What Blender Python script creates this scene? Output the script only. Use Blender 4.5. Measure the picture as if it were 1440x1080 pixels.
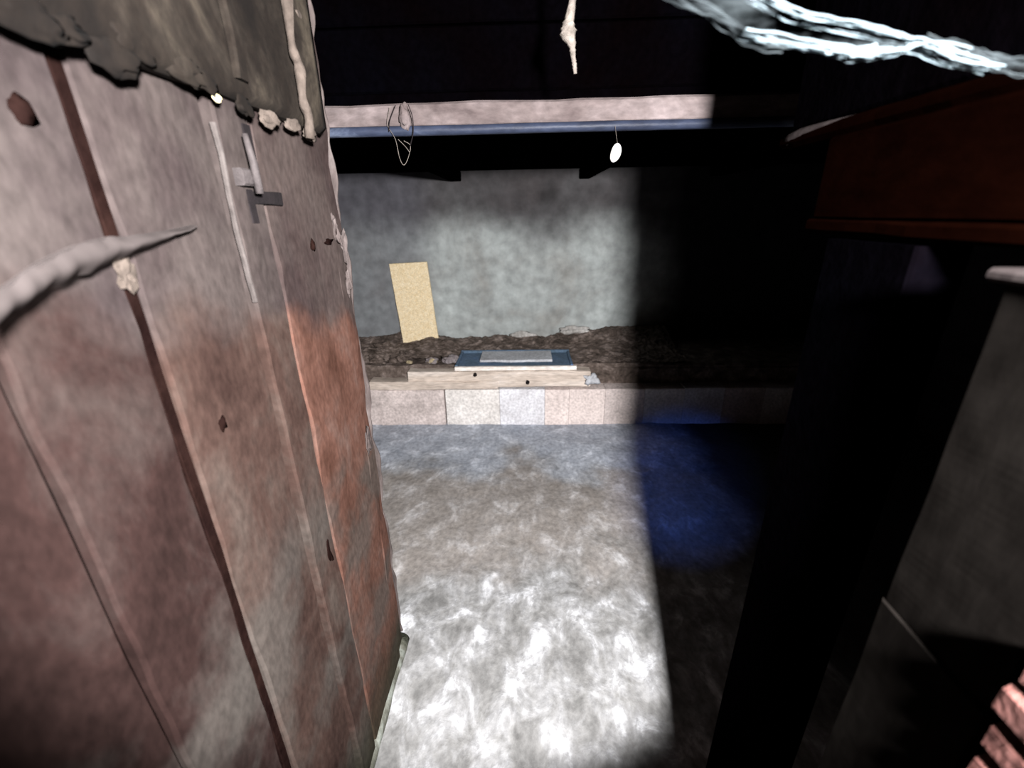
import bpy, bmesh, math, random
from mathutils import Vector, Matrix, noise
R = random.Random(7)
C = bpy.context.scene.collection
for o in list(bpy.data.objects): bpy.data.objects.remove(o)

# ------------------------------------------------------------ camera
F = 617.4; CH = 1.40
CAM = Vector((0, 0, CH))
def nrm(v): return Vector(v).normalized()
down = nrm((30, 1584, F)); fwd = nrm((18, -241, F))       # image frame: x right, y down, z forward
fwd = (fwd - down * fwd.dot(down)).normalized()
up = -down; rgt = fwd.cross(up)
if rgt.x < 0: rgt = -rgt
# rows: world X,Y,Z expressed in image frame ; blender camera frame = (x, -y, -z)
def c2b(v): return Vector((v.x, -v.y, -v.z))
rows = [c2b(rgt), c2b(fwd), c2b(up)]
M = Matrix((rows[0], rows[1], rows[2]))
cd = bpy.data.cameras.new('camera'); cam = bpy.data.objects.new('camera', cd); C.objects.link(cam)
cd.sensor_width = 36; cd.lens = 36 * F / 1440; cd.clip_start = 0.01
cd.dof.use_dof = True; cd.dof.focus_distance = 1.3; cd.dof.aperture_fstop = 3.1
cam.matrix_world = Matrix.Translation(CAM) @ M.to_4x4()
bpy.context.scene.camera = cam
def ray(px, py):
    v = Vector((px - 720, py - 540, F)); return Vector((v.dot(rgt), v.dot(fwd), v.dot(up)))
def at(px, py, x=None, y=None, z=None):
    """point of the photograph's pixel on the plane x=, y= or z= (survey of the place)"""
    r = ray(px, py)
    t = x / r.x if x is not None else y / r.y if y is not None else (z - CH) / r.z
    return CAM + r * t

# ------------------------------------------------------------ light and exposure
sc = bpy.context.scene
sc.view_settings.view_transform = 'Standard'; sc.view_settings.look = 'None'
sc.view_settings.gamma = 1; sc.view_settings.use_curve_mapping = False
sc.view_settings.exposure = 0.0
w = bpy.data.worlds.new('world'); sc.world = w; w.use_nodes = True
w.node_tree.nodes['Background'].inputs[0].default_value = (0.0002, 0.0002, 0.0006, 1)
w.node_tree.nodes['Background'].inputs[1].default_value = 1
TORCH = Vector((0.281, -0.30, CH + 0.15))
def spot(name, loc, target, power, size, blend, radius, col):
    l = bpy.data.lights.new(name, 'SPOT'); l.energy = power; l.spot_size = math.radians(size); l.spot_blend = blend
    l.shadow_soft_size = radius; l.color = col
    o = bpy.data.objects.new(name, l); C.objects.link(o); o.location = loc
    o.rotation_euler = (Vector(target) - Vector(loc)).to_track_quat('-Z', 'Y').to_euler(); return o
spot('torch_beam', TORCH, TORCH + Vector((-.2138, .9227, -.3208)), 600, 76.5, 0.12, 0.05, (1.0, 0.98, 0.975))
# weak wide spill of the same torch, beyond its reflector's cone
spot('torch_spill', TORCH + Vector((0, .01, 0)), TORCH + Vector((.05, 1, -.15)), 0.9, 176, 0.3, 0.02, (0.85, 0.93, 1.0))
# added blue lamp, source unknown: a narrow glow on the floor at the back
spot('added_blue_fill', (-0.03, 0.02, CH + .02), at(955, 682, z=0), 95, 20.5, 1.0, 0.01, (0.08, 0.22, 1.0))

# ------------------------------------------------------------ materials
def mat(name, cols, scale=6, stretch=(1, 1, 1), bump=.3, rough=.9, detail=8, fine=60, extra=None, dist=.02, spec=.15):
    """cols: list of (pos, rgb)"""
    m = bpy.data.materials.new(name); m.use_nodes = True; n = m.node_tree.nodes; L = m.node_tree.links
    b = n['Principled BSDF']; b.inputs['Roughness'].default_value = rough
    b.inputs['Specular IOR Level'].default_value = spec
    tc = n.new('ShaderNodeTexCoord'); mp = n.new('ShaderNodeMapping'); mp.inputs['Scale'].default_value = stretch
    L.new(tc.outputs['Object'], mp.inputs['Vector'])
    t = n.new('ShaderNodeTexNoise'); t.inputs['Scale'].default_value = scale; t.inputs['Detail'].default_value = detail
    t.inputs['Roughness'].default_value = .62; t.inputs['Distortion'].default_value = .4
    L.new(mp.outputs[0], t.inputs['Vector'])
    r = n.new('ShaderNodeValToRGB'); e = r.color_ramp.elements
    while len(e) < len(cols): e.new(.5)
    for i, (p, c) in enumerate(cols): e[i].position = p; e[i].color = (*c, 1)
    L.new(t.outputs['Fac'], r.inputs[0]); out = r.outputs[0]
    t2 = n.new('ShaderNodeTexNoise'); t2.inputs['Scale'].default_value = fine; t2.inputs['Detail'].default_value = 5
    L.new(mp.outputs[0], t2.inputs['Vector'])
    if extra: out = extra(n, L, tc, mp, t, t2, out)
    mm = n.new('ShaderNodeMix'); mm.data_type = 'RGBA'; mm.blend_type = 'MULTIPLY'; mm.inputs[0].default_value = .5
    r2 = n.new('ShaderNodeMapRange'); r2.inputs[1].default_value = .3; r2.inputs[2].default_value = .7
    r2.inputs[3].default_value = .45; r2.inputs[4].default_value = 1.3
    L.new(t2.outputs['Fac'], r2.inputs[0]); L.new(out, mm.inputs[6]); L.new(r2.outputs[0], mm.inputs[7])
    L.new(mm.outputs[2], b.inputs['Base Color'])
    ad = n.new('ShaderNodeMath'); ad.operation = 'MULTIPLY_ADD'; ad.inputs[1].default_value = .35
    L.new(t2.outputs['Fac'], ad.inputs[0]); L.new(t.outputs['Fac'], ad.inputs[2])
    bp = n.new('ShaderNodeBump'); bp.inputs['Strength'].default_value = bump; bp.inputs['Distance'].default_value = dist
    L.new(ad.outputs[0], bp.inputs['Height']); L.new(bp.outputs[0], b.inputs['Normal'])
    return m
def mat0(*a, **k): return mat(*a, spec=0, **k)       # matt, soot-covered
def mixc(n, L, fac, a, b, mode='MIX'):
    x = n.new('ShaderNodeMix'); x.data_type = 'RGBA'; x.blend_type = mode
    if isinstance(fac, (int, float)): x.inputs[0].default_value = fac
    else: L.new(fac, x.inputs[0])
    for s, v in ((6, a), (7, b)):
        if isinstance(v, tuple): x.inputs[s].default_value = (*v, 1)
        else: L.new(v, x.inputs[s])
    return x.outputs[2]
def rng(n, L, src, a, b, c=0, d=1):
    x = n.new('ShaderNodeMapRange'); x.interpolation_type = 'SMOOTHSTEP'
    for i, v in enumerate((a, b, c, d)): x.inputs[i + 1].default_value = v
    L.new(src, x.inputs[0]); return x.outputs[0]
def noi(n, L, vec, scale, detail=4, off=0):
    mp = n.new('ShaderNodeMapping'); mp.inputs['Location'].default_value = (off, off * 2, off * .7); L.new(vec, mp.inputs[0])
    t = n.new('ShaderNodeTexNoise'); t.inputs['Scale'].default_value = scale; t.inputs['Detail'].default_value = detail
    L.new(mp.outputs[0], t.inputs[0]); return t.outputs['Fac']
def mth(n, L, op, a, b):
    x = n.new('ShaderNodeMath'); x.operation = op
    for i, v in enumerate((a, b)):
        if isinstance(v, (int, float)): x.inputs[i].default_value = v
        else: L.new(v, x.inputs[i])
    return x.outputs[0]

def door_tones(n, L, tc, mp, t, t2, out):
    """red ochre paint, greyer above a sloping line, with pale dust caked in patches below"""
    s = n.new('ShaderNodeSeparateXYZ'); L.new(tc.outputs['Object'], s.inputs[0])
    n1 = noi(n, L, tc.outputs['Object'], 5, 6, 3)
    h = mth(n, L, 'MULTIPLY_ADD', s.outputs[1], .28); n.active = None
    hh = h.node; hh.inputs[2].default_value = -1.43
    h = mth(n, L, 'ADD', s.outputs[2], hh.outputs[0])                # >0 above the line where the door turns greyer
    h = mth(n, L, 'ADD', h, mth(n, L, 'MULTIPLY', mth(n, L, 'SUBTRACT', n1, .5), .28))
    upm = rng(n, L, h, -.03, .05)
    n2 = noi(n, L, tc.outputs['Object'], 4.2, 7, 11)
    low = rng(n, L, n2, .47, .62)
    # caked patches only below breast height
    lz = rng(n, L, s.outputs[2], .75, 1.08, 1, 0)
    low = mth(n, L, 'MULTIPLY', low, lz)
    out = mixc(n, L, mth(n, L, 'MULTIPLY', low, .7), out, (.056, .050, .045))
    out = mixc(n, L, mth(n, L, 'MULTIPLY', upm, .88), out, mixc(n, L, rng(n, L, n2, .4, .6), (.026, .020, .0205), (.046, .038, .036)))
    foot_tone = rng(n, L, mth(n, L, 'ADD', s.outputs[2], mth(n, L, 'MULTIPLY', n1, .16)), .12, .34, 1, 0)  # darker olive tone towards the foot of the door
    return mixc(n, L, mth(n, L, 'MULTIPLY', foot_tone, .85), out, (.022, .021, .014))
M_door = [mat('door_paint_%d' % i, [(.3, a), (.5, b), (.7, c)], 6, (1, 1.5, .8), .35, .95, fine=60, extra=door_tones, dist=.003, spec=.03) for i, (a, b, c) in enumerate([
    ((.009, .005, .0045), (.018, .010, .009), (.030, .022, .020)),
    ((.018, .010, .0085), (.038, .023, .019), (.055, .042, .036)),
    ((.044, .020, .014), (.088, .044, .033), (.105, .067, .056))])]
M_edge = mat('door_worn_edge', [(.3, (.03, .022, .020)), (.55, (.075, .060, .057)), (.75, (.18, .155, .15))], 14, (1, 1, .4), .6, dist=.01)
M_brace = mat('door_muddy_brace', [(.36, (.0035, .0022, .0016)), (.46, (.008, .0055, .004)), (.54, (.017, .013, .010)), (.66, (.052, .042, .031))], 5, (1, 1.2, 1), .5, dist=.006)
M_lip = mat('door_lip', [(.3, (.025, .02, .019)), (.7, (.09, .078, .074))], 14)
M_lump = mat('door_pale_lump', [(.3, (.035, .027, .022)), (.7, (.11, .088, .075))], 14, bump=.4)
M_yel = mat('door_yellow_lump', [(.3, (.5, .42, .2)), (.7, (.8, .74, .5))], 20, bump=.6)
M_gap = mat0('door_dark_backing', [(.3, (.004, .002, .002)), (.7, (.012, .006, .005))], 8)
M_iron = mat('rusty_iron', [(.3, (.006, .0045, .005)), (.7, (.012, .009, .010))], 20, rough=.9)
M_pinmetal = mat('worn_metal', [(.3, (.03, .025, .025)), (.7, (.07, .06, .06))], 20, rough=.7)
def floor_x(n, L, tc, mp, t, t2, out):
    s = n.new('ShaderNodeSeparateXYZ'); L.new(tc.outputs['Object'], s.inputs[0])
    a = noi(n, L, tc.outputs['Object'], 2.2, 6, 5)
    # brown trodden earth band across the chalk
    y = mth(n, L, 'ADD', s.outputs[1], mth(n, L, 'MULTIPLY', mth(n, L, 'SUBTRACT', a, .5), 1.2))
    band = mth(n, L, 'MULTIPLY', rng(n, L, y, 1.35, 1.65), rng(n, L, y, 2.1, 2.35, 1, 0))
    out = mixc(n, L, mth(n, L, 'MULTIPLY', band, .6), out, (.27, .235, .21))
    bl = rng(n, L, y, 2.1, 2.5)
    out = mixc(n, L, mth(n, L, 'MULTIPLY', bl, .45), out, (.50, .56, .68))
    dark = rng(n, L, mth(n, L, 'ADD', s.outputs[0], mth(n, L, 'MULTIPLY', a, .5)), 1.0, 1.45)  # right side darkened in colour to stand for deep shade
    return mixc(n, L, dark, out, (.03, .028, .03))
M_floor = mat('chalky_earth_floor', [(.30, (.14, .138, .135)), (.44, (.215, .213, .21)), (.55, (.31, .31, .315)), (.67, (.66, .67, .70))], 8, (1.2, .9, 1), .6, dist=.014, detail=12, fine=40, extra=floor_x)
def wall_x(n, L, tc, mp, t, t2, out):
    s = n.new('ShaderNodeSeparateXYZ'); L.new(tc.outputs['Object'], s.inputs[0])
    a = noi(n, L, tc.outputs['Object'], 1.7, 6, 4)
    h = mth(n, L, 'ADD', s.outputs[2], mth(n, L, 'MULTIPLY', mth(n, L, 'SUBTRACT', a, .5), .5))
    out = mixc(n, L, mth(n, L, 'MULTIPLY', rng(n, L, h, 1.12, 1.46), .86), out, (.035, .026, .030))   # wall top darkened in colour for the beam's soft shadow
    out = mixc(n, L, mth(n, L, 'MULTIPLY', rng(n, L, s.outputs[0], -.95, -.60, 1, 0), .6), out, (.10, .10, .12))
    return mixc(n, L, rng(n, L, mth(n, L, 'ADD', s.outputs[0], mth(n, L, 'MULTIPLY', a, .4)), 1.1, 1.5), out, (.02, .02, .022))  # far right of the wall painted dark for its unlit side
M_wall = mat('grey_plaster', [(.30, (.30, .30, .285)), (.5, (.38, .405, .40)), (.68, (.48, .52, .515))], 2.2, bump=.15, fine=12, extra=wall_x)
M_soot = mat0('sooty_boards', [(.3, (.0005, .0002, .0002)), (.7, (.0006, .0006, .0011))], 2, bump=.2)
M_dark = mat0('dark_plaster', [(.3, (.012, .011, .012)), (.7, (.03, .028, .03))], 4, bump=.3)
M_beam = mat('pinkish_beam', [(.3, (.05, .037, .037)), (.5, (.10, .080, .078)), (.72, (.17, .14, .14))], 9, (.5, 1, 1), .4)
M_pipe = mat('bluish_metal_strip', [(.3, (.010, .012, .022)), (.55, (.025, .032, .055)), (.72, (.16, .19, .26))], 5, (.4, 1, 1), .2, .5)
M_block = [mat('block_%d' % i, [(.3, a), (.7, b)], 6, bump=.5) for i, (a, b) in enumerate([
    ((.42, .36, .34), (.74, .64, .61)), ((.60, .56, .53), (.88, .84, .81)), ((.58, .56, .58), (.86, .86, .90)), ((.62, .53, .50), (.82, .71, .67))])]
M_timber = mat('beige_timber', [(.3, (.38, .31, .26)), (.5, (.60, .51, .44)), (.7, (.78, .70, .64))], 6, (.3, 1, 2), .4)
M_lath = mat('white_lath', [(.3, (.72, .62, .54)), (.7, (.95, .92, .9))], 8, (.4, 1, 1), .2)
M_blue = mat('faded_blue_paint', [(.3, (.08, .12, .16)), (.6, (.11, .17, .26)), (.8, (.08, .17, .42))], 4, bump=.2)
M_sheet = mat('pale_sheet', [(.3, (.38, .38, .40)), (.7, (.58, .6, .64))], 6, bump=.2)
M_rub = mat('brown_rubble', [(.3, (.04, .03, .024)), (.5, (.13, .10, .085)), (.72, (.36, .29, .26))], 11, bump=.8)
M_tan = mat('tan_chipboard', [(.3, (.80, .62, .36)), (.7, (.98, .84, .60))], 40, bump=.15, fine=150)
M_white = mat('white_cocoon', [(.3, (.75, .75, .70)), (.7, (.95, .95, .92))], 30, bump=.3)
M_grime = mat('grey_dust_string', [(.3, (.08, .07, .06)), (.7, (.22, .19, .17))], 40, bump=.5)
M_kerb = mat('mossy_kerb', [(.3, (.045, .05, .03)), (.5, (.12, .12, .10)), (.7, (.30, .33, .30))], 8, bump=.6)
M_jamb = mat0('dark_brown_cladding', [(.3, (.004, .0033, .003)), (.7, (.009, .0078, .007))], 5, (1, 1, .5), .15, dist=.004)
M_jtop = mat0('pale_cap_lit_tip', [(.3, (.025, .020, .020)), (.7, (.05, .042, .041))], 12, bump=.1)  # paler tone for the panel cap and the painted lit rail tip
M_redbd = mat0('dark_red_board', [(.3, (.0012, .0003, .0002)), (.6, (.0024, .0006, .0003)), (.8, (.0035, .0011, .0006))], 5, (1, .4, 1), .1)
M_brick = mat('red_clay', [(.3, (.05, .018, .015)), (.55, (.10, .042, .036)), (.8, (.16, .09, .08))], 22, bump=.8)
def webmat(name, thr0, thr1, col, sc=30, stretch=(1, 1, 1), amax=1.0):
    m = bpy.data.materials.new(name); m.use_nodes = True; n = m.node_tree.nodes; L = m.node_tree.links
    n.remove(n['Principled BSDF']); out = n['Material Output']
    tc = n.new('ShaderNodeTexCoord'); mp = n.new('ShaderNodeMapping'); mp.inputs['Scale'].default_value = stretch
    L.new(tc.outputs['Object'], mp.inputs[0])
    t = n.new('ShaderNodeTexNoise'); t.inputs['Scale'].default_value = sc; t.inputs['Detail'].default_value = 8; L.new(mp.outputs[0], t.inputs[0])
    f = rng(n, L, t.outputs['Fac'], thr0, thr1, 0.0, amax)
    d = n.new('ShaderNodeBsdfDiffuse'); d.inputs[0].default_value = (*col, 1)
    tl = n.new('ShaderNodeBsdfTranslucent'); tl.inputs[0].default_value = (*col, 1)
    a = n.new('ShaderNodeMixShader'); a.inputs[0].default_value = .4; L.new(d.outputs[0], a.inputs[1]); L.new(tl.outputs[0], a.inputs[2])
    tr = n.new('ShaderNodeBsdfTransparent'); x = n.new('ShaderNodeMixShader')
    L.new(f, x.inputs[0]); L.new(tr.outputs[0], x.inputs[1]); L.new(a.outputs[0], x.inputs[2]); L.new(x.outputs[0], out.inputs[0])
    return m
M_web = webmat('web_strand', 0, .01, (.22, .28, .31))
M_film = webmat('web_film', .40, .75, (.10, .12, .13), 14, (1, 3, 3), .5)
M_dust = webmat('dusty_web', .2, .45, (.085, .072, .070), 22, (1, 1, 1), .95)

# ------------------------------------------------------------ helpers
def link(name, bm, m, parent=None, smooth=False):
    me = bpy.data.meshes.new(name)
    bmesh.ops.recalc_face_normals(bm, faces=bm.faces)
    if parent is not None: bmesh.ops.translate(bm, verts=bm.verts, vec=-parent.matrix_world.translation if parent.type == 'EMPTY' else -Vector(parent['o']))
    bm.to_mesh(me); bm.free(); me.materials.append(m)
    if smooth:
        for p in me.polygons: p.use_smooth = True
    o = bpy.data.objects.new(name, me); C.objects.link(o)
    if parent is not None: o.parent = parent
    return o
def root(name, loc, **k):
    o = bpy.data.objects.new(name, None); C.objects.link(o); o.location = loc; o.matrix_world = Matrix.Translation(loc)
    o.empty_display_size = .05
    for a, b in k.items(): o[a] = b
    return o
def tag(o, label, cat, group=None):
    o['label'] = label; o['category'] = cat
    if group: o['group'] = group
    return o
def recenter(o):
    """origin at the object's base"""
    vs = [v.co for v in o.data.vertices]
    c = Vector((sum(v.x for v in vs) / len(vs), sum(v.y for v in vs) / len(vs), min(v.z for v in vs)))
    o.data.transform(Matrix.Translation(-c)); o.location = c; return o
def board(lo, hi, axis, seg=12, bev=.004, jit=0.0, bm=None, nf=6, jend=0, cross=1, seed=None):
    """box swept along its long axis with chamfered edges and worn, uneven outline"""
    own = bm or bmesh.new(); lo = Vector(lo); hi = Vector(hi); a = axis; b, c = [i for i in range(3) if i != axis]
    sd = R.random() * 100 if seed is None else seed
    B0, B1, C0, C1 = lo[b], hi[b], lo[c], hi[c]; bev = min(bev, (B1 - B0) / 3, (C1 - C0) / 3)
    ring = []
    def lerp(p, q, k): return [(p[0] + (q[0] - p[0]) * i / k, p[1] + (q[1] - p[1]) * i / k) for i in range(k)]
    P = [(B0 + bev, C0), (B1 - bev, C0), (B1, C0 + bev), (B1, C1 - bev), (B1 - bev, C1), (B0 + bev, C1), (B0, C1 - bev), (B0, C0 + bev)]
    for i in range(8):
        ring += lerp(P[i], P[(i + 1) % 8], cross if i % 2 == 0 else 1)
    rings = []
    for i in range(seg + 1):
        t = lo[a] + (hi[a] - lo[a]) * i / seg; row = []
        for (p, q) in ring:
            v = [0, 0, 0]; v[a] = t; v[b] = p; v[c] = q
            n1 = noise.noise(Vector((t * nf + sd, p * 9, q * 9))); n2 = noise.noise(Vector((t * nf * 3 - sd, p * 23, q * 23)))
            n3 = noise.noise(Vector((t * nf + sd * 2, q * 9 + 5, p * 9)))
            v[b] += jit * (n1 + .5 * n2); v[c] += jit * (n3 + .5 * n2)
            if i in (0, seg): v[a] += jend * n3 * (1 if i else -1)
            row.append(own.verts.new(v))
        rings.append(row)
    k = len(ring)
    for i in range(seg):
        for j in range(k): own.faces.new((rings[i][j], rings[i][(j + 1) % k], rings[i + 1][(j + 1) % k], rings[i + 1][j]))
    own.faces.new(rings[0]); own.faces.new(list(reversed(rings[-1])))
    return own
def rock(c, s, sub=2, rough=.35, bm=None):
    own = bm or bmesh.new(); sd = R.random() * 50; s = Vector(s) if not isinstance(s, float) else Vector((s, s, s))
    r = bmesh.ops.create_icosphere(own, subdivisions=sub, radius=1)
    rot = Matrix.Rotation(R.uniform(-.2, .2), 3, 'Z')
    for v in r['verts']:
        k = 1 + rough * (noise.noise(v.co * 1.3 + Vector((sd, 0, 0))) + .5 * noise.noise(v.co * 3.1 + Vector((0, sd, 0))))
        v.co = rot @ Vector((v.co.x * s.x * k, v.co.y * s.y * k, v.co.z * s.z * k)) + Vector(c)
    return own
def tube(pts, rad, n=6, bm=None, cap=True):
    own = bm or bmesh.new(); pts = [Vector(p) for p in pts]; rings = []; D = pts[-1] - pts[0]; D = D if D.length > 1e-4 else Vector((0, 0, 1))
    ref = Vector([1.0 if i == min(range(3), key=lambda k: abs(D[k])) else 0.0 for i in range(3)])
    for i, p in enumerate(pts):
        d = (pts[min(i + 1, len(pts) - 1)] - pts[max(i - 1, 0)]).normalized()
        u = d.cross(ref); u = u if u.length > .05 else d.cross(Vector((.3, .6, .7))); u.normalize(); v = d.cross(u)
        r = rad[i] if isinstance(rad, (list, tuple)) else rad
        rings.append([own.verts.new(p + (u * math.cos(6.2832 * j / n) + v * math.sin(6.2832 * j / n)) * r) for j in range(n)])
    for i in range(len(pts) - 1):
        for j in range(n): own.faces.new((rings[i][j], rings[i][(j + 1) % n], rings[i + 1][(j + 1) % n], rings[i + 1][j]))
    if cap: own.faces.new(rings[0]); own.faces.new(list(reversed(rings[-1])))
    return own
def spline(pts, k=8):
    P = [Vector(p) for p in pts]; P = [2 * P[0] - P[1]] + P + [2 * P[-1] - P[-2]]; out = []
    for i in range(1, len(P) - 2):
        for j in range(k):
            t = j / k; a, b, c, d = P[i - 1:i + 3]
            out.append(.5 * ((2 * b) + (c - a) * t + (2 * a - 5 * b + 4 * c - d) * t * t + (3 * b - a - 3 * c + d) * t ** 3))
    out.append(P[-2]); return out

# ------------------------------------------------------------ the room
XD = -0.43                       # face of the plank door
XR = 0.360                        # face of the cladding on the right
YB = at(700, 596, z=0).y         # front of the stone ledge
ZL = at(700, 520, y=YB).z        # top of the ledge
YW = at(700, 477, z=ZL).y        # back wall
XMAX, XMIN, YMIN = 2.6, -1.6, -1.3
# floor
bm = bmesh.new(); nx, ny = 150, 150; g = []
for j in range(ny + 1):
    row = []
    for i in range(nx + 1):
        x = XMIN + (XMAX - XMIN) * i / nx; y = YMIN + (YW + .1 - YMIN) * j / ny
        p = Vector((x, y, 0)); h = .010 * noise.noise(p * 3) + .007 * noise.noise(p * 9) + .004 * noise.noise(p * 22)
        row.append(bm.verts.new((x, y, h - .004)))
    g.append(row)
for j in range(ny):
    for i in range(nx): bm.faces.new((g[j][i], g[j][i + 1], g[j + 1][i + 1], g[j + 1][i]))
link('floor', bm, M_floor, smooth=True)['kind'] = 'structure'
ZLOFT = at(720, 140, y=1.38).z + .01
def slab(name, lo, hi, m, axis=0, seg=30, jit=0.0):
    o = link(name, board(lo, hi, axis, seg, .01, jit, cross=6), m); o['kind'] = 'structure'; return o
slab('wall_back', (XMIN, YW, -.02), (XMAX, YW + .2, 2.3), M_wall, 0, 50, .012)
slab('wall_right', (XMAX - .02, YMIN, -.02), (XMAX + .12, YW, 2.3), M_dark, 1)
slab('wall_left', (XMIN - .12, YMIN, -.02), (XMIN + .02, YW, 2.3), M_dark, 1)
slab('wall_front', (XMIN, YMIN - .12, -.02), (XMAX, YMIN + .02, 2.3), M_dark, 0)
# low boarded loft behind the cross beam: its underside and the black boards above the beam
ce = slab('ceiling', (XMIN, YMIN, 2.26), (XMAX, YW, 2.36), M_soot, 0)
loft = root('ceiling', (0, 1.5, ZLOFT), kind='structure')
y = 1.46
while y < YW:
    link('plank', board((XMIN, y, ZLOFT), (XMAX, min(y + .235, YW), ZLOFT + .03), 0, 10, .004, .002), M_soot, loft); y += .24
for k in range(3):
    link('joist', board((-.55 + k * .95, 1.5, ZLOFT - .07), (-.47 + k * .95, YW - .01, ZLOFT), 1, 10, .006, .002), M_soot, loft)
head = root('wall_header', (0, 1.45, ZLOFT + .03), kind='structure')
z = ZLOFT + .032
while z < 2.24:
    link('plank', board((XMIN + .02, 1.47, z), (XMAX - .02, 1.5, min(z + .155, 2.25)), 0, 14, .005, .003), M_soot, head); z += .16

# cross beam: timber face with a bluish metal strip along its lower edge
YBM = 1.36
zt = at(720, 140, y=YBM).z; zm = at(720, 176, y=YBM).z; zb = at(720, 186, y=YBM).z
beam = root('beam', (0, YBM, zb)); tag(beam, 'pinkish weathered timber cross beam with a bluish strip under it', 'beam')
link('timber', board((XMIN + .02, YBM, zm), (XMAX - .02, YBM + .10, zt), 0, 60, .006, .004, cross=3), M_beam, beam)
so = link('metal_strip', tube([(XMIN + .02 + i * .1, YBM + .004 + .002 * math.sin(i), zb + .010) for i in range(41)], .013, 8), M_pipe, beam, True)
so['label'] = 'bluish shiny strip along the lower edge'

# stone ledge at the back
led = root('stone_ledge', (0, YB, 0)); tag(led, 'low ledge of pale pinkish stone blocks along the back wall', 'ledge')
zbk = at(627, 547, y=YB).z
xs = [at(p, 575, y=YB).x for p in (455, 535, 627, 703, 766, 800, 850, 905)]
x = xs[-1]
while x < XMAX - .3: x += .27; xs.append(min(x, XMAX - .03))
mi = [0, 0, 1, 2, 3, 3, 0, 1, 2, 0, 1, 3, 2, 1, 0, 1, 2]
for i in range(len(xs) - 1):
    d = R.uniform(-.006, .006)
    link('stone_block', board((xs[i] + (.005 if i == 2 else .001), YB + d, -.01), (xs[i + 1] - (.005 if i == 1 else .001), YB + .12, zbk - .004 + R.uniform(-.006, 0)), 0, 6, .004, .003, cross=3), M_block[mi[i]], led)
link('rubble_core', board((xs[0], YB + .11, -.01), (XMAX - .03, YW - .014, ZL - .03), 0, 20, .01, .008, cross=4), M_rub, led)
link('earth_fill', board((xs[0], YB + .12, ZL - .05), (XMAX - .03, YW - .014, ZL - .006), 0, 60, .01, .012, cross=8, nf=9), M_rub, led)
# timber kerb on the blocks
tim = board((at(522, 540, y=YB).x, YB - .012, zbk), (at(832, 540, y=YB).x, YB + .10, ZL - .012), 0, 30, .008, .006, cross=3)
tm = root('timber_curb', (at(680, 545, y=YB).x, YB, zbk)); tag(tm, 'beige split timber lying along the front of the stone ledge', 'timber')
zmid = zbk + (ZL - zbk) * .42
link('lower_board', board((at(522, 550, y=YB).x, YB - .018, zbk), (at(700, 545, y=YB).x, YB + .09, zmid), 0, 24, .006, .006, cross=2), M_timber, tm)
link('upper_board', board((at(575, 540, y=YB).x, YB - .006, zbk + .012), (at(830, 535, y=YB).x, YB + .09, ZL - .012), 0, 24, .006, .005, cross=2), M_timber, tm)
for px, py in ((668, 527), (742, 538)):
    p = at(px, py, y=YB - .014); link('knot', rock(p, (.013, .01, .016), 2), M_iron, tm)['label'] = 'dark knot'
link('end_rag', rock(at(832, 533, y=YB - .01), (.05, .03, .035), 3, .8), M_sheet, tm, True)
tm.children[-1]['label'] = 'torn pale end'
# blue box with white lath and sheet
x0, x1 = at(640, 505, y=YB + .05).x, at(806, 505, y=YB + .05).x
YB1 = at(720, 489, z=ZL + .045).y
zl1 = ZL + .01
bx = root('shallow_tray', ((x0 + x1) / 2, YB + .02, ZL - .012)); tag(bx, 'faded blue shallow tray lying on the back ledge', 'tray')
link('tray_bottom', board((x0, YB + .03, ZL - .010), (x1, YB1, ZL + .01), 0, 12, .003, .001), M_blue, bx)
link('front_rim', board((x0, YB + .005, ZL - .010), (x1 + .02, YB + .03, ZL + .018), 0, 20, .003, .002), M_lath, bx)['label'] = 'bright whitish front rim'
link('back_rim', board((x0, YB1 - .02, ZL + .008), (x1, YB1, ZL + .03), 0, 12, .003, .001), M_blue, bx)
link('side_rim', board((x0, YB + .03, ZL + .008), (x0 + .018, YB1 - .02, ZL + .026), 1, 8, .003, .001), M_blue, bx)
link('side_rim', board((x1 - .018, YB + .03, ZL + .008), (x1, YB1 - .02, ZL + .026), 1, 8, .003, .001), M_blue, bx)
s0, s1 = at(676, 496, z=ZL + .06).x, at(776, 496, z=ZL + .06).x
sh = link('sheet', board((s0, at(720, 506, z=ZL + .03).y, ZL + .012), (s1, YB1 - .03, ZL + .03), 0, 10, .003, .003), M_sheet)
tag(recenter(sh), 'pale grey flat sheet lying in the blue tray on the ledge', 'sheet')
# leaning tan board
yb = YW - .14
p0 = at(568, 481, y=yb); p1 = at(618, 481, y=yb); q1 = at(600, 363, y=YW - .02); q0 = at(547, 366, y=YW - .02)
bm = bmesh.new(); nn = Vector((0, -.03, -.004))
N = 8; ra = []
for i in range(N + 1):
    t = i / N; a = p0.lerp(q0, t) ; b = p1.lerp(q1, t); j = Vector((.003 * noise.noise(Vector((t * 9, 0, 0))), 0, 0))
    ra.append([bm.verts.new(v) for v in (a + j, b - j, b - j - nn * .6, a + j - nn * .6)])
for i in range(N):
    for j in range(4): bm.faces.new((ra[i][j], ra[i][(j + 1) % 4], ra[i + 1][(j + 1) % 4], ra[i + 1][j]))
bm.faces.new(ra[0]); bm.faces.new(ra[-1])
bmesh.ops.translate(bm, verts=bm.verts, vec=(0, -.01, ZL - .006 - p0.z))
tag(recenter(link('leaning_board', bm, M_tan)), 'small tan yellow board leaning against the grey back wall', 'board')
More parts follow.
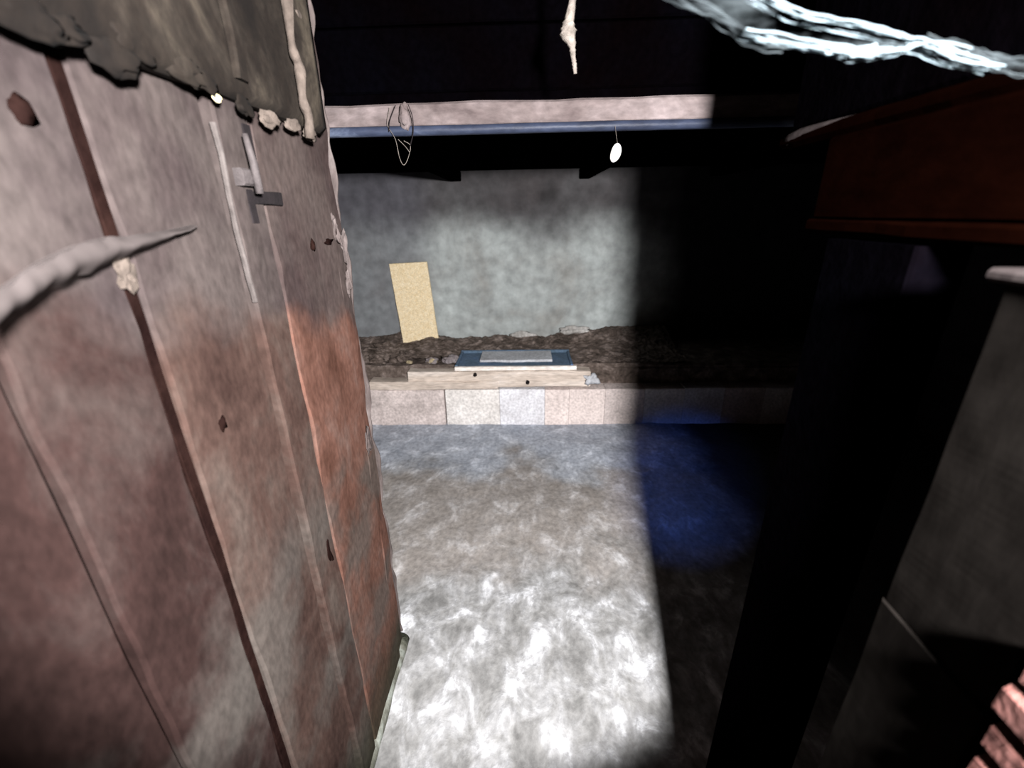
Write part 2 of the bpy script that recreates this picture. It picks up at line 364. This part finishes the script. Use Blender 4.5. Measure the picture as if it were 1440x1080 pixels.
# debris heap at the left end of the ledge and clods along the wall foot
rb = random.Random(3)
bm = bmesh.new(); g = []; NX, NY = 230, 70; ya, yz = YB + .135, YW - .012; xa, xz = xs[0] + .02, at(960, 500, y=YB + .3).x
for j in range(NY + 1):
    row = []
    for i in range(NX + 1):
        x = xa + (xz - xa) * i / NX; y = ya + (yz - ya) * j / NY; p = Vector((x, y, 0))
        h = .004 + .018 * max(0, noise.noise(p * 7)) + .016 * max(0, noise.noise(p * 17 + Vector((3, 0, 0)))) + .010 * noise.noise(p * 40)
        left = max(0, min(1, (x0 - .03 - x) / .08)); back = max(0, min(1, (y - YB1 - .03) / .12)); right = max(0, min(1, (x - x1 - .03) / .1))
        k = max(left, back, right)
        h *= k; h += k * left * .05 * max(0, .35 + noise.noise(p * 4.3)) + k * .03 * max(0, (y - yz + .25) / .25) * (1 + noise.noise(p * 6))
        h += .07 * max(0, min(1, (x - x1 + .25) / .6)) * max(0, (y - yz + .35) / .35)
        row.append(bm.verts.new((x, y, ZL - .004 + h)))
    g.append(row)
for j in range(NY):
    for i in range(NX): bm.faces.new((g[j][i], g[j][i + 1], g[j + 1][i + 1], g[j + 1][i]))
clods = [(540, 488, .075, 0, 'dark clod against the door edge, back left of the ledge'), (575, 498, .06, 0, 'dark clod in front of the tan board'), (590, 486, .04, 0, 'small dark clod at the foot of the tan board'), (625, 486, .045, 0, 'dark clod right of the tan board at the wall foot'),
         (548, 522, .065, 0, 'brown clod at the front left end of the ledge'), (606, 511, .036, 1, 'larger yellowish stone chip bright among the dark rubble'), (573, 513, .022, 1, 'small yellowish stone chip left of the larger chip'), (628, 516, .05, 2, 'greyish pink stone touching the left end of the blue tray'),
         (528, 506, .06, 0, 'dark brown clod half hidden behind the door edge on the ledge'), (648, 478, .03, 0, 'small dark clod on the rubble behind the blue tray'), (594, 527, .042, 2, 'greyish pink stone lying behind the timber curb, left')]
M_pl = mat('pale_plaster_lump', [(.3, (.30, .28, .26)), (.7, (.62, .60, .58))], 12)
for px, py, sz, lb in ((806, 464, .075, 'larger pale plaster fragment at the wall foot, behind the right end of the tray'), (735, 470, .055, 'smaller grey plaster fragment at the wall foot, behind the middle of the tray')):
    p = at(px, py, y=YW - sz * .6); tag(recenter(link('plaster_fragment', rock(p, (sz * 1.6, sz * .45, sz * .45), 3, .7), M_pl, None, True)), lb, 'rubble')
M_cl = [M_rub, mat('yellow_chip', [(.3, (.30, .24, .14)), (.7, (.62, .52, .36))], 20), mat('grey_pink_stone', [(.3, (.16, .13, .13)), (.7, (.32, .29, .30))], 20)]
o = link('rubble', bm, M_rub); o['kind'] = 'stuff'; tag(recenter(o), 'dark brown crumbled rubble strewn over the back ledge', 'rubble')
for px, py, sz, k, lb in clods:
    p = at(px, py, z=ZL + sz * .4); p.y = max(min(p.y, YW - sz * .8 - .02), YB + .14 + sz * .7)
    tag(recenter(link('clod' if k == 0 else 'stone_chip', rock(p, (sz, sz * .7, sz * .5), 3, .7), M_cl[k])), lb, 'clod' if k == 0 else 'stone', 'stones in the heap on the ledge')

# ------------------------------------------------------------ plank door on the left
door = root('door_1', (XD, 0, 0), kind='structure')
T = .028
def ys(px, py): return at(px, py, x=XD).y
e = [-.55, -.26, .0, ys(190, 920), ys(180, 380), ys(330, 330), ys(402, 440), ys(470, 330), ys(486, 330)]
# (from, to, proud, material, bottom, gap)
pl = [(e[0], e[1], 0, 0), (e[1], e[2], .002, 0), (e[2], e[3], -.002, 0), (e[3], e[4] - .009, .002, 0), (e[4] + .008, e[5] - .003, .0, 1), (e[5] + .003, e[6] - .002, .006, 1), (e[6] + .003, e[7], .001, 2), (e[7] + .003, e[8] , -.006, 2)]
ZT = 2.24
for i, (a, b, pr, m) in enumerate(pl):
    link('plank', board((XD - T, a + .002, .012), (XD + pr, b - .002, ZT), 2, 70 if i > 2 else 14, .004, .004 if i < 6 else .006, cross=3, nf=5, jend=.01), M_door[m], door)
# worn pale arris on the far edge
wb = board((XD - T + .002, e[8] - .001, .05), (XD - .004, e[8] + .010, ZT), 2, 160, .004, .010, cross=1, nf=7)
link('worn_edge', wb, M_edge, door)['label'] = 'pale splintered far edge'
for px, py, s in ((497, 345, .013), (503, 395, .012), (532, 618, .016), (484, 322, .012)):
    p = Vector((XD + .001, ys(px - 14, py) , at(px - 12, py, x=XD).z)); link('splinter', rock(p, (.007, s * .7, s * 2.2), 3, .9), M_edge, door)['label'] = 'pale flake'
for yy, hw in ((e[4] - .0005, .0075), (e[6], .0025)):
    link('dark_joint', board((XD - T, yy - hw, .02), (XD - .003, yy + hw, ZT - .02), 2, 40, .001, .0015), M_gap, door)
link('backing', board((XD - T - .03, e[0], .02), (XD - T - .002, e[7], ZT - .01), 2, 4, .003), M_gap, door)
# thin raised lip along one joint
link('joint_lip', board((XD + .002, e[5] - .004, at(352, 425, x=XD).z), (XD + .010, e[5] + .002, at(285, 170, x=XD).z), 2, 60, .002, .0025, nf=9), M_lip, door)
# muddy brace across the top
zbr = at(445, 200, x=XD).z
bb = board((XD - .002, -.5, zbr + .012), (XD + .030, at(440, 190, x=XD).y, ZT), 1, 110, .012, .004, cross=8, nf=4, jend=.02)
br = link('brace', bb, M_brace, door, True); br['label'] = 'mud-caked upper cross brace'; br['o'] = (XD, 0, 0)
zz = at(330, 60, x=XD + .03).z
def onb(px, py, x): return at(px, py, x=x)
a = onb(322, 20, XD + .035); b = onb(345, 115, XD + .035)
link('batten', board((XD + .028, a.y - .012, b.z), (XD + .040, a.y + .014, ZT), 2, 40, .003, .004), M_brace, br)
pts = spline([onb(400, -40, XD + .041), onb(410, 60, XD + .043), onb(421, 95, XD + .043), onb(426, 140, XD + .043), onb(434, 165, XD + .043), onb(436, 195, XD + .040)], 8)
tb = tube(pts, [.008 + .004 * noise.noise(Vector((i * .2, 0, 0))) for i in range(len(pts))], 8)
link('plaster_drip', tb, M_lump, br, True)['label'] = 'pale drip of plaster'
for px, py, s, m, l in ((306, 138, .0055, M_yel, 'bright yellowish lump'), (380, 167, .015, M_lump, 'pinkish lump'), (436, 188, .014, M_lump, 'pale lump'), (412, 176, .012, M_lump, 'pale lump'),
                        (190, 60, .019, M_brace, None), (258, 95, .018, M_brace, None), (40, 25, .018, M_brace, None), (345, 150, .016, M_brace, None), (285, 110, .018, M_brace, None), (80, 38, .015, M_brace, None), (165, 82, .02, M_brace, None), (420, 20, .014, M_lump, 'pale lump')):
    o = link('mud_lump', rock(onb(px, py, XD + .028), (s * .22, s * 1.5, s * .8), 3, .6), m, br, True)
    if l: o['label'] = l
# latch: staple plate, pin and the slot it drops in
p = onb(346, 250, XD + .012)
lt = link('latch', board((XD + .004, p.y - .022, p.z - .012), (XD + .022, p.y + .014, p.z + .012), 1, 6, .003, .001), M_pinmetal, door); lt['o'] = (XD, 0, 0)
link('pin', tube([Vector((XD + .026, p.y + .004, p.z - .022)), Vector((XD + .027, p.y + .002, p.z + .02)), Vector((XD + .024, p.y, p.z + .058))], [.006, .006, .004], 8), M_pinmetal, lt, True)
a0, a1 = onb(328, 172, XD), onb(348, 236, XD)
link('slot_strip', board((XD + .004, a0.y + .006, a1.z), (XD + .0085, a0.y + .028, a0.z), 2, 10, .002, .001), M_iron, door)
a0, a1 = onb(338, 266, XD), onb(356, 314, XD)
link('slot_strip', board((XD + .004, a0.y, a1.z), (XD + .0085, a0.y + .019, a0.z), 2, 10, .002, .001), M_iron, door)
a1 = onb(392, 285, XD)
link('dark_bar', board((XD + .003, a0.y, a0.z - .022), (XD + .007, a1.y, a0.z - .002), 1, 10, .003, .003), M_iron, door)  # flat dark bar below and right of the latch plate
# dark chewed hole near the far edge
for px, py, a, b in ((440, 345, .008, .010), (462, 340, .022, .007), (470, 322, .006, .016), (30, 155, .010, .012), (312, 597, .006, .010), (462, 775, .012, .05)):
    link('gouge', rock(onb(px, py, XD + .001), (.004, a, b), 2, .8), M_gap, door, True)['label'] = 'dark chewed hollow'
# mossy kerb along the foot of the door
pts = [Vector((XD - .014 + .006 * noise.noise(Vector((i * .3, 1, 0))), -.5 + i * .046, .004)) for i in range(36)]
kb = tube(pts, [.026 + .005 * noise.noise(Vector((i * .4, 5, 0))) for i in range(36)], 12)
o = link('trim_1', kb, M_kerb, None, True); o['kind'] = 'structure'
# dusty cobweb sagging across the door
def ribbon(top, bot, k, m, name, parent, off=.004, amp=.002):
    bm = bmesh.new(); A = spline(top, 10); B = spline(bot, 10); g = []
    for i, (a, b) in enumerate(zip(A, B)):
        row = []
        for j in range(k + 1):
            p = a.lerp(b, j / k); n1 = noise.noise(p * 60); p = p + Vector((amp * n1 + off * math.sin(3.14 * j / k), 0, amp * noise.noise(p * 45 + Vector((9, 0, 0))))); row.append(bm.verts.new(p))
        g.append(row)
    for i in range(len(g) - 1):
        for j in range(k): bm.faces.new((g[i][j], g[i][j + 1], g[i + 1][j + 1], g[i + 1][j]))
    return link(name, bm, m, parent, True)
T_ = [(-60, 425, .075), (0, 405, .06), (60, 366, .05), (130, 338, .038), (200, 330, .025), (268, 318, .006)]
B_ = [(-60, 530, .055), (0, 458, .045), (60, 412, .035), (130, 382, .026), (200, 352, .018), (268, 321, .006)]
web = root('cobweb', at(130, 350, x=XD + .03)); tag(web, 'thick dusty grey cobweb sagging across the plank door', 'cobweb')
ribbon([at(a, b, x=XD + c) for a, b, c in T_], [at(a, b, x=XD + c) for a, b, c in B_], 8, M_dust, 'dust_sheet', web, .010, .003)
bm = bmesh.new()
for q in range(5):
    tube(spline([at(a, b + 3 * q * (1 - i / 5) + R.uniform(-2, 2), x=XD + c) for i, (a, b, c) in enumerate(T_)], 8), .0007, 5, bm)
link('strand', bm, M_dust, web)
tag(recenter(link('web_tuft', rock(at(176, 385, x=XD + .008), (.004, .010, .022), 3, 1.1), M_lump)), 'small pale tuft hanging in the door joint below the dusty cobweb', 'cobweb')

# ------------------------------------------------------------ right side of the passage
ye = at(1290, 700, x=XR).y       # far edge of the cladding
ztop = at(1415, 383, x=XR).z
post = link('wall_jamb', board((XR + .07, -1.2, -.01), (XR + .22, ye - .012, 2.25), 2, 10, .006, .002), M_soot); post['kind'] = 'structure'
cl = root('cladding_panel', (XR, ye, 0)); tag(cl, 'dim brown boarded panel with a pale top, along the right of the passage', 'panel')
zj = at(1235, 842, x=XR).z
XK = XR - .015; yk = at(1400, 990, x=XK).y; ztk = at(1440, 925, x=XK).z
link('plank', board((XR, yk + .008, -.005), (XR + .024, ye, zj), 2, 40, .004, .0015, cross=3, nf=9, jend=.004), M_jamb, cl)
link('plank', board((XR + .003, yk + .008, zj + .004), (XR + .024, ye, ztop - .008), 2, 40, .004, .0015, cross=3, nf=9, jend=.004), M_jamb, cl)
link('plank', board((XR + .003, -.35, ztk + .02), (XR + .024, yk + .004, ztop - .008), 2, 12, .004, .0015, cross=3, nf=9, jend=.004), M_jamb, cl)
link('pale_cap', board((XR - .003, -.35, ztop - .008), (XR + .066, ye + .008, ztop + .002), 1, 20, .003, .002), M_jtop, cl)['label'] = 'pale top'  # cap in a paler tone than the planks
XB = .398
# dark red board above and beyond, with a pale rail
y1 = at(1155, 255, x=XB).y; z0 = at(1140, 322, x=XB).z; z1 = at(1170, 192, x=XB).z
rd = root('red_board', (XB, y1, z0)); tag(rd, 'dark red board on the right with a pale painted-lit rail end on its top', 'board')
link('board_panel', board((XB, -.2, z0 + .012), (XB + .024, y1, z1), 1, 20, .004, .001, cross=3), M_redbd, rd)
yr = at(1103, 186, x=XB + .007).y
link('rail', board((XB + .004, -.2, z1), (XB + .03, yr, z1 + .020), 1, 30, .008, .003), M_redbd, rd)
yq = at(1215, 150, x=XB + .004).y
link('lit_tip', tube([(XB + .012 + k * .001, yr + .004 - (yr - yq) * k / 8, z1 + .011 + .0006 * k) for k in range(9)], [.006, .0115, .0125, .0125, .012, .0115, .0105, .009, .005], 10), M_jtop, rd, True)['label'] = 'lit end of the rail, painted pale'  # light on the rail end put into a paler colour
link('upper_board', board((XB + .008, -.2, z1 + .022), (XB + .024, yr - .02, 2.24), 1, 20, .004, .001, cross=3), M_soot, rd)['label'] = 'added black upper board that blocks torch light'  # added to complete the red board's shadow on the upper back wall
link('light_blocker_post', board((.392, .47, .0), (.45, .610, z0 - .010), 2, 12, .003, .001), M_soot, rd)['label'] = 'added black post beneath that blocks torch light'  # added post, stops torch light leaking onto the back wall
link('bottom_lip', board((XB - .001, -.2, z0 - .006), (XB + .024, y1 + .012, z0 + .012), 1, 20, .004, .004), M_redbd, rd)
# red clay bricks in the near corner
bk = root('brick_stack', (XK, at(1400, 1000, x=XK).y, 0)); tag(bk, 'rough red clay bricks stacked in the near right corner', 'bricks')
z = 0.0; h = .036
while z < ztk:
    link('brick', board((XK + R.uniform(0, .003), yk - .24, z), (XR + .065, yk + R.uniform(-.004, .003), z + h - .0025), 1, 8, .007, .003, cross=2, nf=20), M_brick, bk); z += h

# ------------------------------------------------------------ cobwebs, string and cocoon overhead
YC = .42
def A(px, py, y=YC): return at(px, py, y=y)
wb = root('cobweb', A(1250, 60)); tag(wb, 'bright white torn cobweb slung across the upper right', 'cobweb')
U = [(1030, -25), (1070, 0), (1120, 24), (1180, 36), (1240, 48), (1292, 62), (1350, 78), (1400, 88), (1460, 97)]
Lo = [(930, -20), (985, 14), (1045, 46), (1110, 60), (1165, 68), (1215, 79), (1262, 73), (1295, 64), (1340, 84), (1400, 97), (1460, 104)]
def bundle(P, n, spread, rad, ofs=0):
    bm = bmesh.new(); S = spline([A(*p) for p in P], 10)
    for q in range(n):
        ph = R.random() * 50; a = R.uniform(-1, 1)
        tube([p + Vector((0, .01 * a, spread * (noise.noise(Vector((i * .06, ph, 0))) + .35 * noise.noise(Vector((i * .3, ph, 3)))))) for i, p in enumerate(S)], rad, 4, bm)
    return bm
link('strand', bundle(U[:7], 9, .0036, .00045), M_web, wb)
link('strand', bundle(Lo[2:10], 9, .0034, .00045), M_web, wb)
link('strand', bundle(Lo[:4], 8, .010, .0005), M_film, wb)
link('strand', bundle(U[5:], 10, .008, .0005), M_film, wb)
UU = [(985, -30), (1060, 0), (1120, 24), (1180, 36), (1240, 48), (1292, 62), (1350, 74), (1400, 82), (1460, 88)]
LL = [(930, -20), (1000, 20), (1060, 50), (1140, 65), (1215, 79), (1292, 64), (1340, 84), (1400, 97), (1460, 104)]
ribbon([A(*p) for p in UU], [A(*p) for p in LL], 8, M_film, 'film', wb, 0, .002)
for px, py, s in ((1180, 71, .006), (1225, 70, .008), (1240, 72, .006), (1215, 76, .007)):
    link('tuft', rock(A(px, py), (s * 1.1, s * .4, s * .35), 3, 1.2), M_web, wb, True)
# hanging dusty strand
pr = [(804, -30, .006), (805, 0, .007), (800, 30, .011), (799, 46, .018), (804, 62, .008), (806, 80, .005), (808, 92, .005), (809, 104, .004)]
S = spline([at(a, b, y=1.1) for a, b, _ in pr], 6); rr = []
for i in range(len(S)):
    t = i / 6; k = min(int(t), len(pr) - 2); rr.append((pr[k][2] * (1 - t + k) + pr[k + 1][2] * (t - k)) * (1 + .3 * noise.noise(Vector((i * .9, 0, 0)))))
S = [Vector((S[0].x, S[0].y, 2.26))] + S; rr = [.004] + rr
tag(recenter(link('hanging_web', tube(S, rr, 8), M_grime, None, True)), 'grey dusty web strand hanging from the ceiling, top centre', 'cobweb')
# cocoon
p = at(866, 215, y=1.3)
cc = root('cocoon', p); tag(cc, 'small white oval cocoon hanging under the right of the beam', 'cocoon')
bm = bmesh.new(); bmesh.ops.create_icosphere(bm, subdivisions=3, radius=1)
for v in bm.verts: v.co = Matrix.Rotation(.25, 3, 'Y') @ Vector((v.co.x * .0135, v.co.y * .013, v.co.z * .023 * (1 - .1 * v.co.x))) + p
link('body', bm, M_white, cc, True)
link('thread', tube([p + Vector((.003, 0, .02)), p + Vector((.003, .05, .07)), Vector((p.x, 1.40, zb + .01))], .0006, 4), M_grime, cc)
# string loops round the beam
st = root('string_loop', at(565, 165, y=YBM)); tag(st, 'thin wire loops tied round the left of the beam', 'string')
yl = YBM - .018
for sgn, (P) in enumerate([[(548, 150), (545, 175), (556, 196), (562, 222), (568, 232), (574, 222), (577, 205), (568, 198)],
          [(556, 148), (548, 170), (547, 185)], [(574, 147), (580, 165), (581, 186), (577, 205)], [(560, 196), (570, 206), (576, 214)]]):
    link('wire', tube(spline([at(a, b, y=yl - .004 * sgn) for a, b in P], 8), .0012 if sgn in (1, 2) else .0007, 5), M_grime if sgn in (0, 3) else M_iron, st)
link('knot', rock(at(569, 165, y=YBM - .01), (.014, .01, .030), 3, .5), M_beam, st, True)
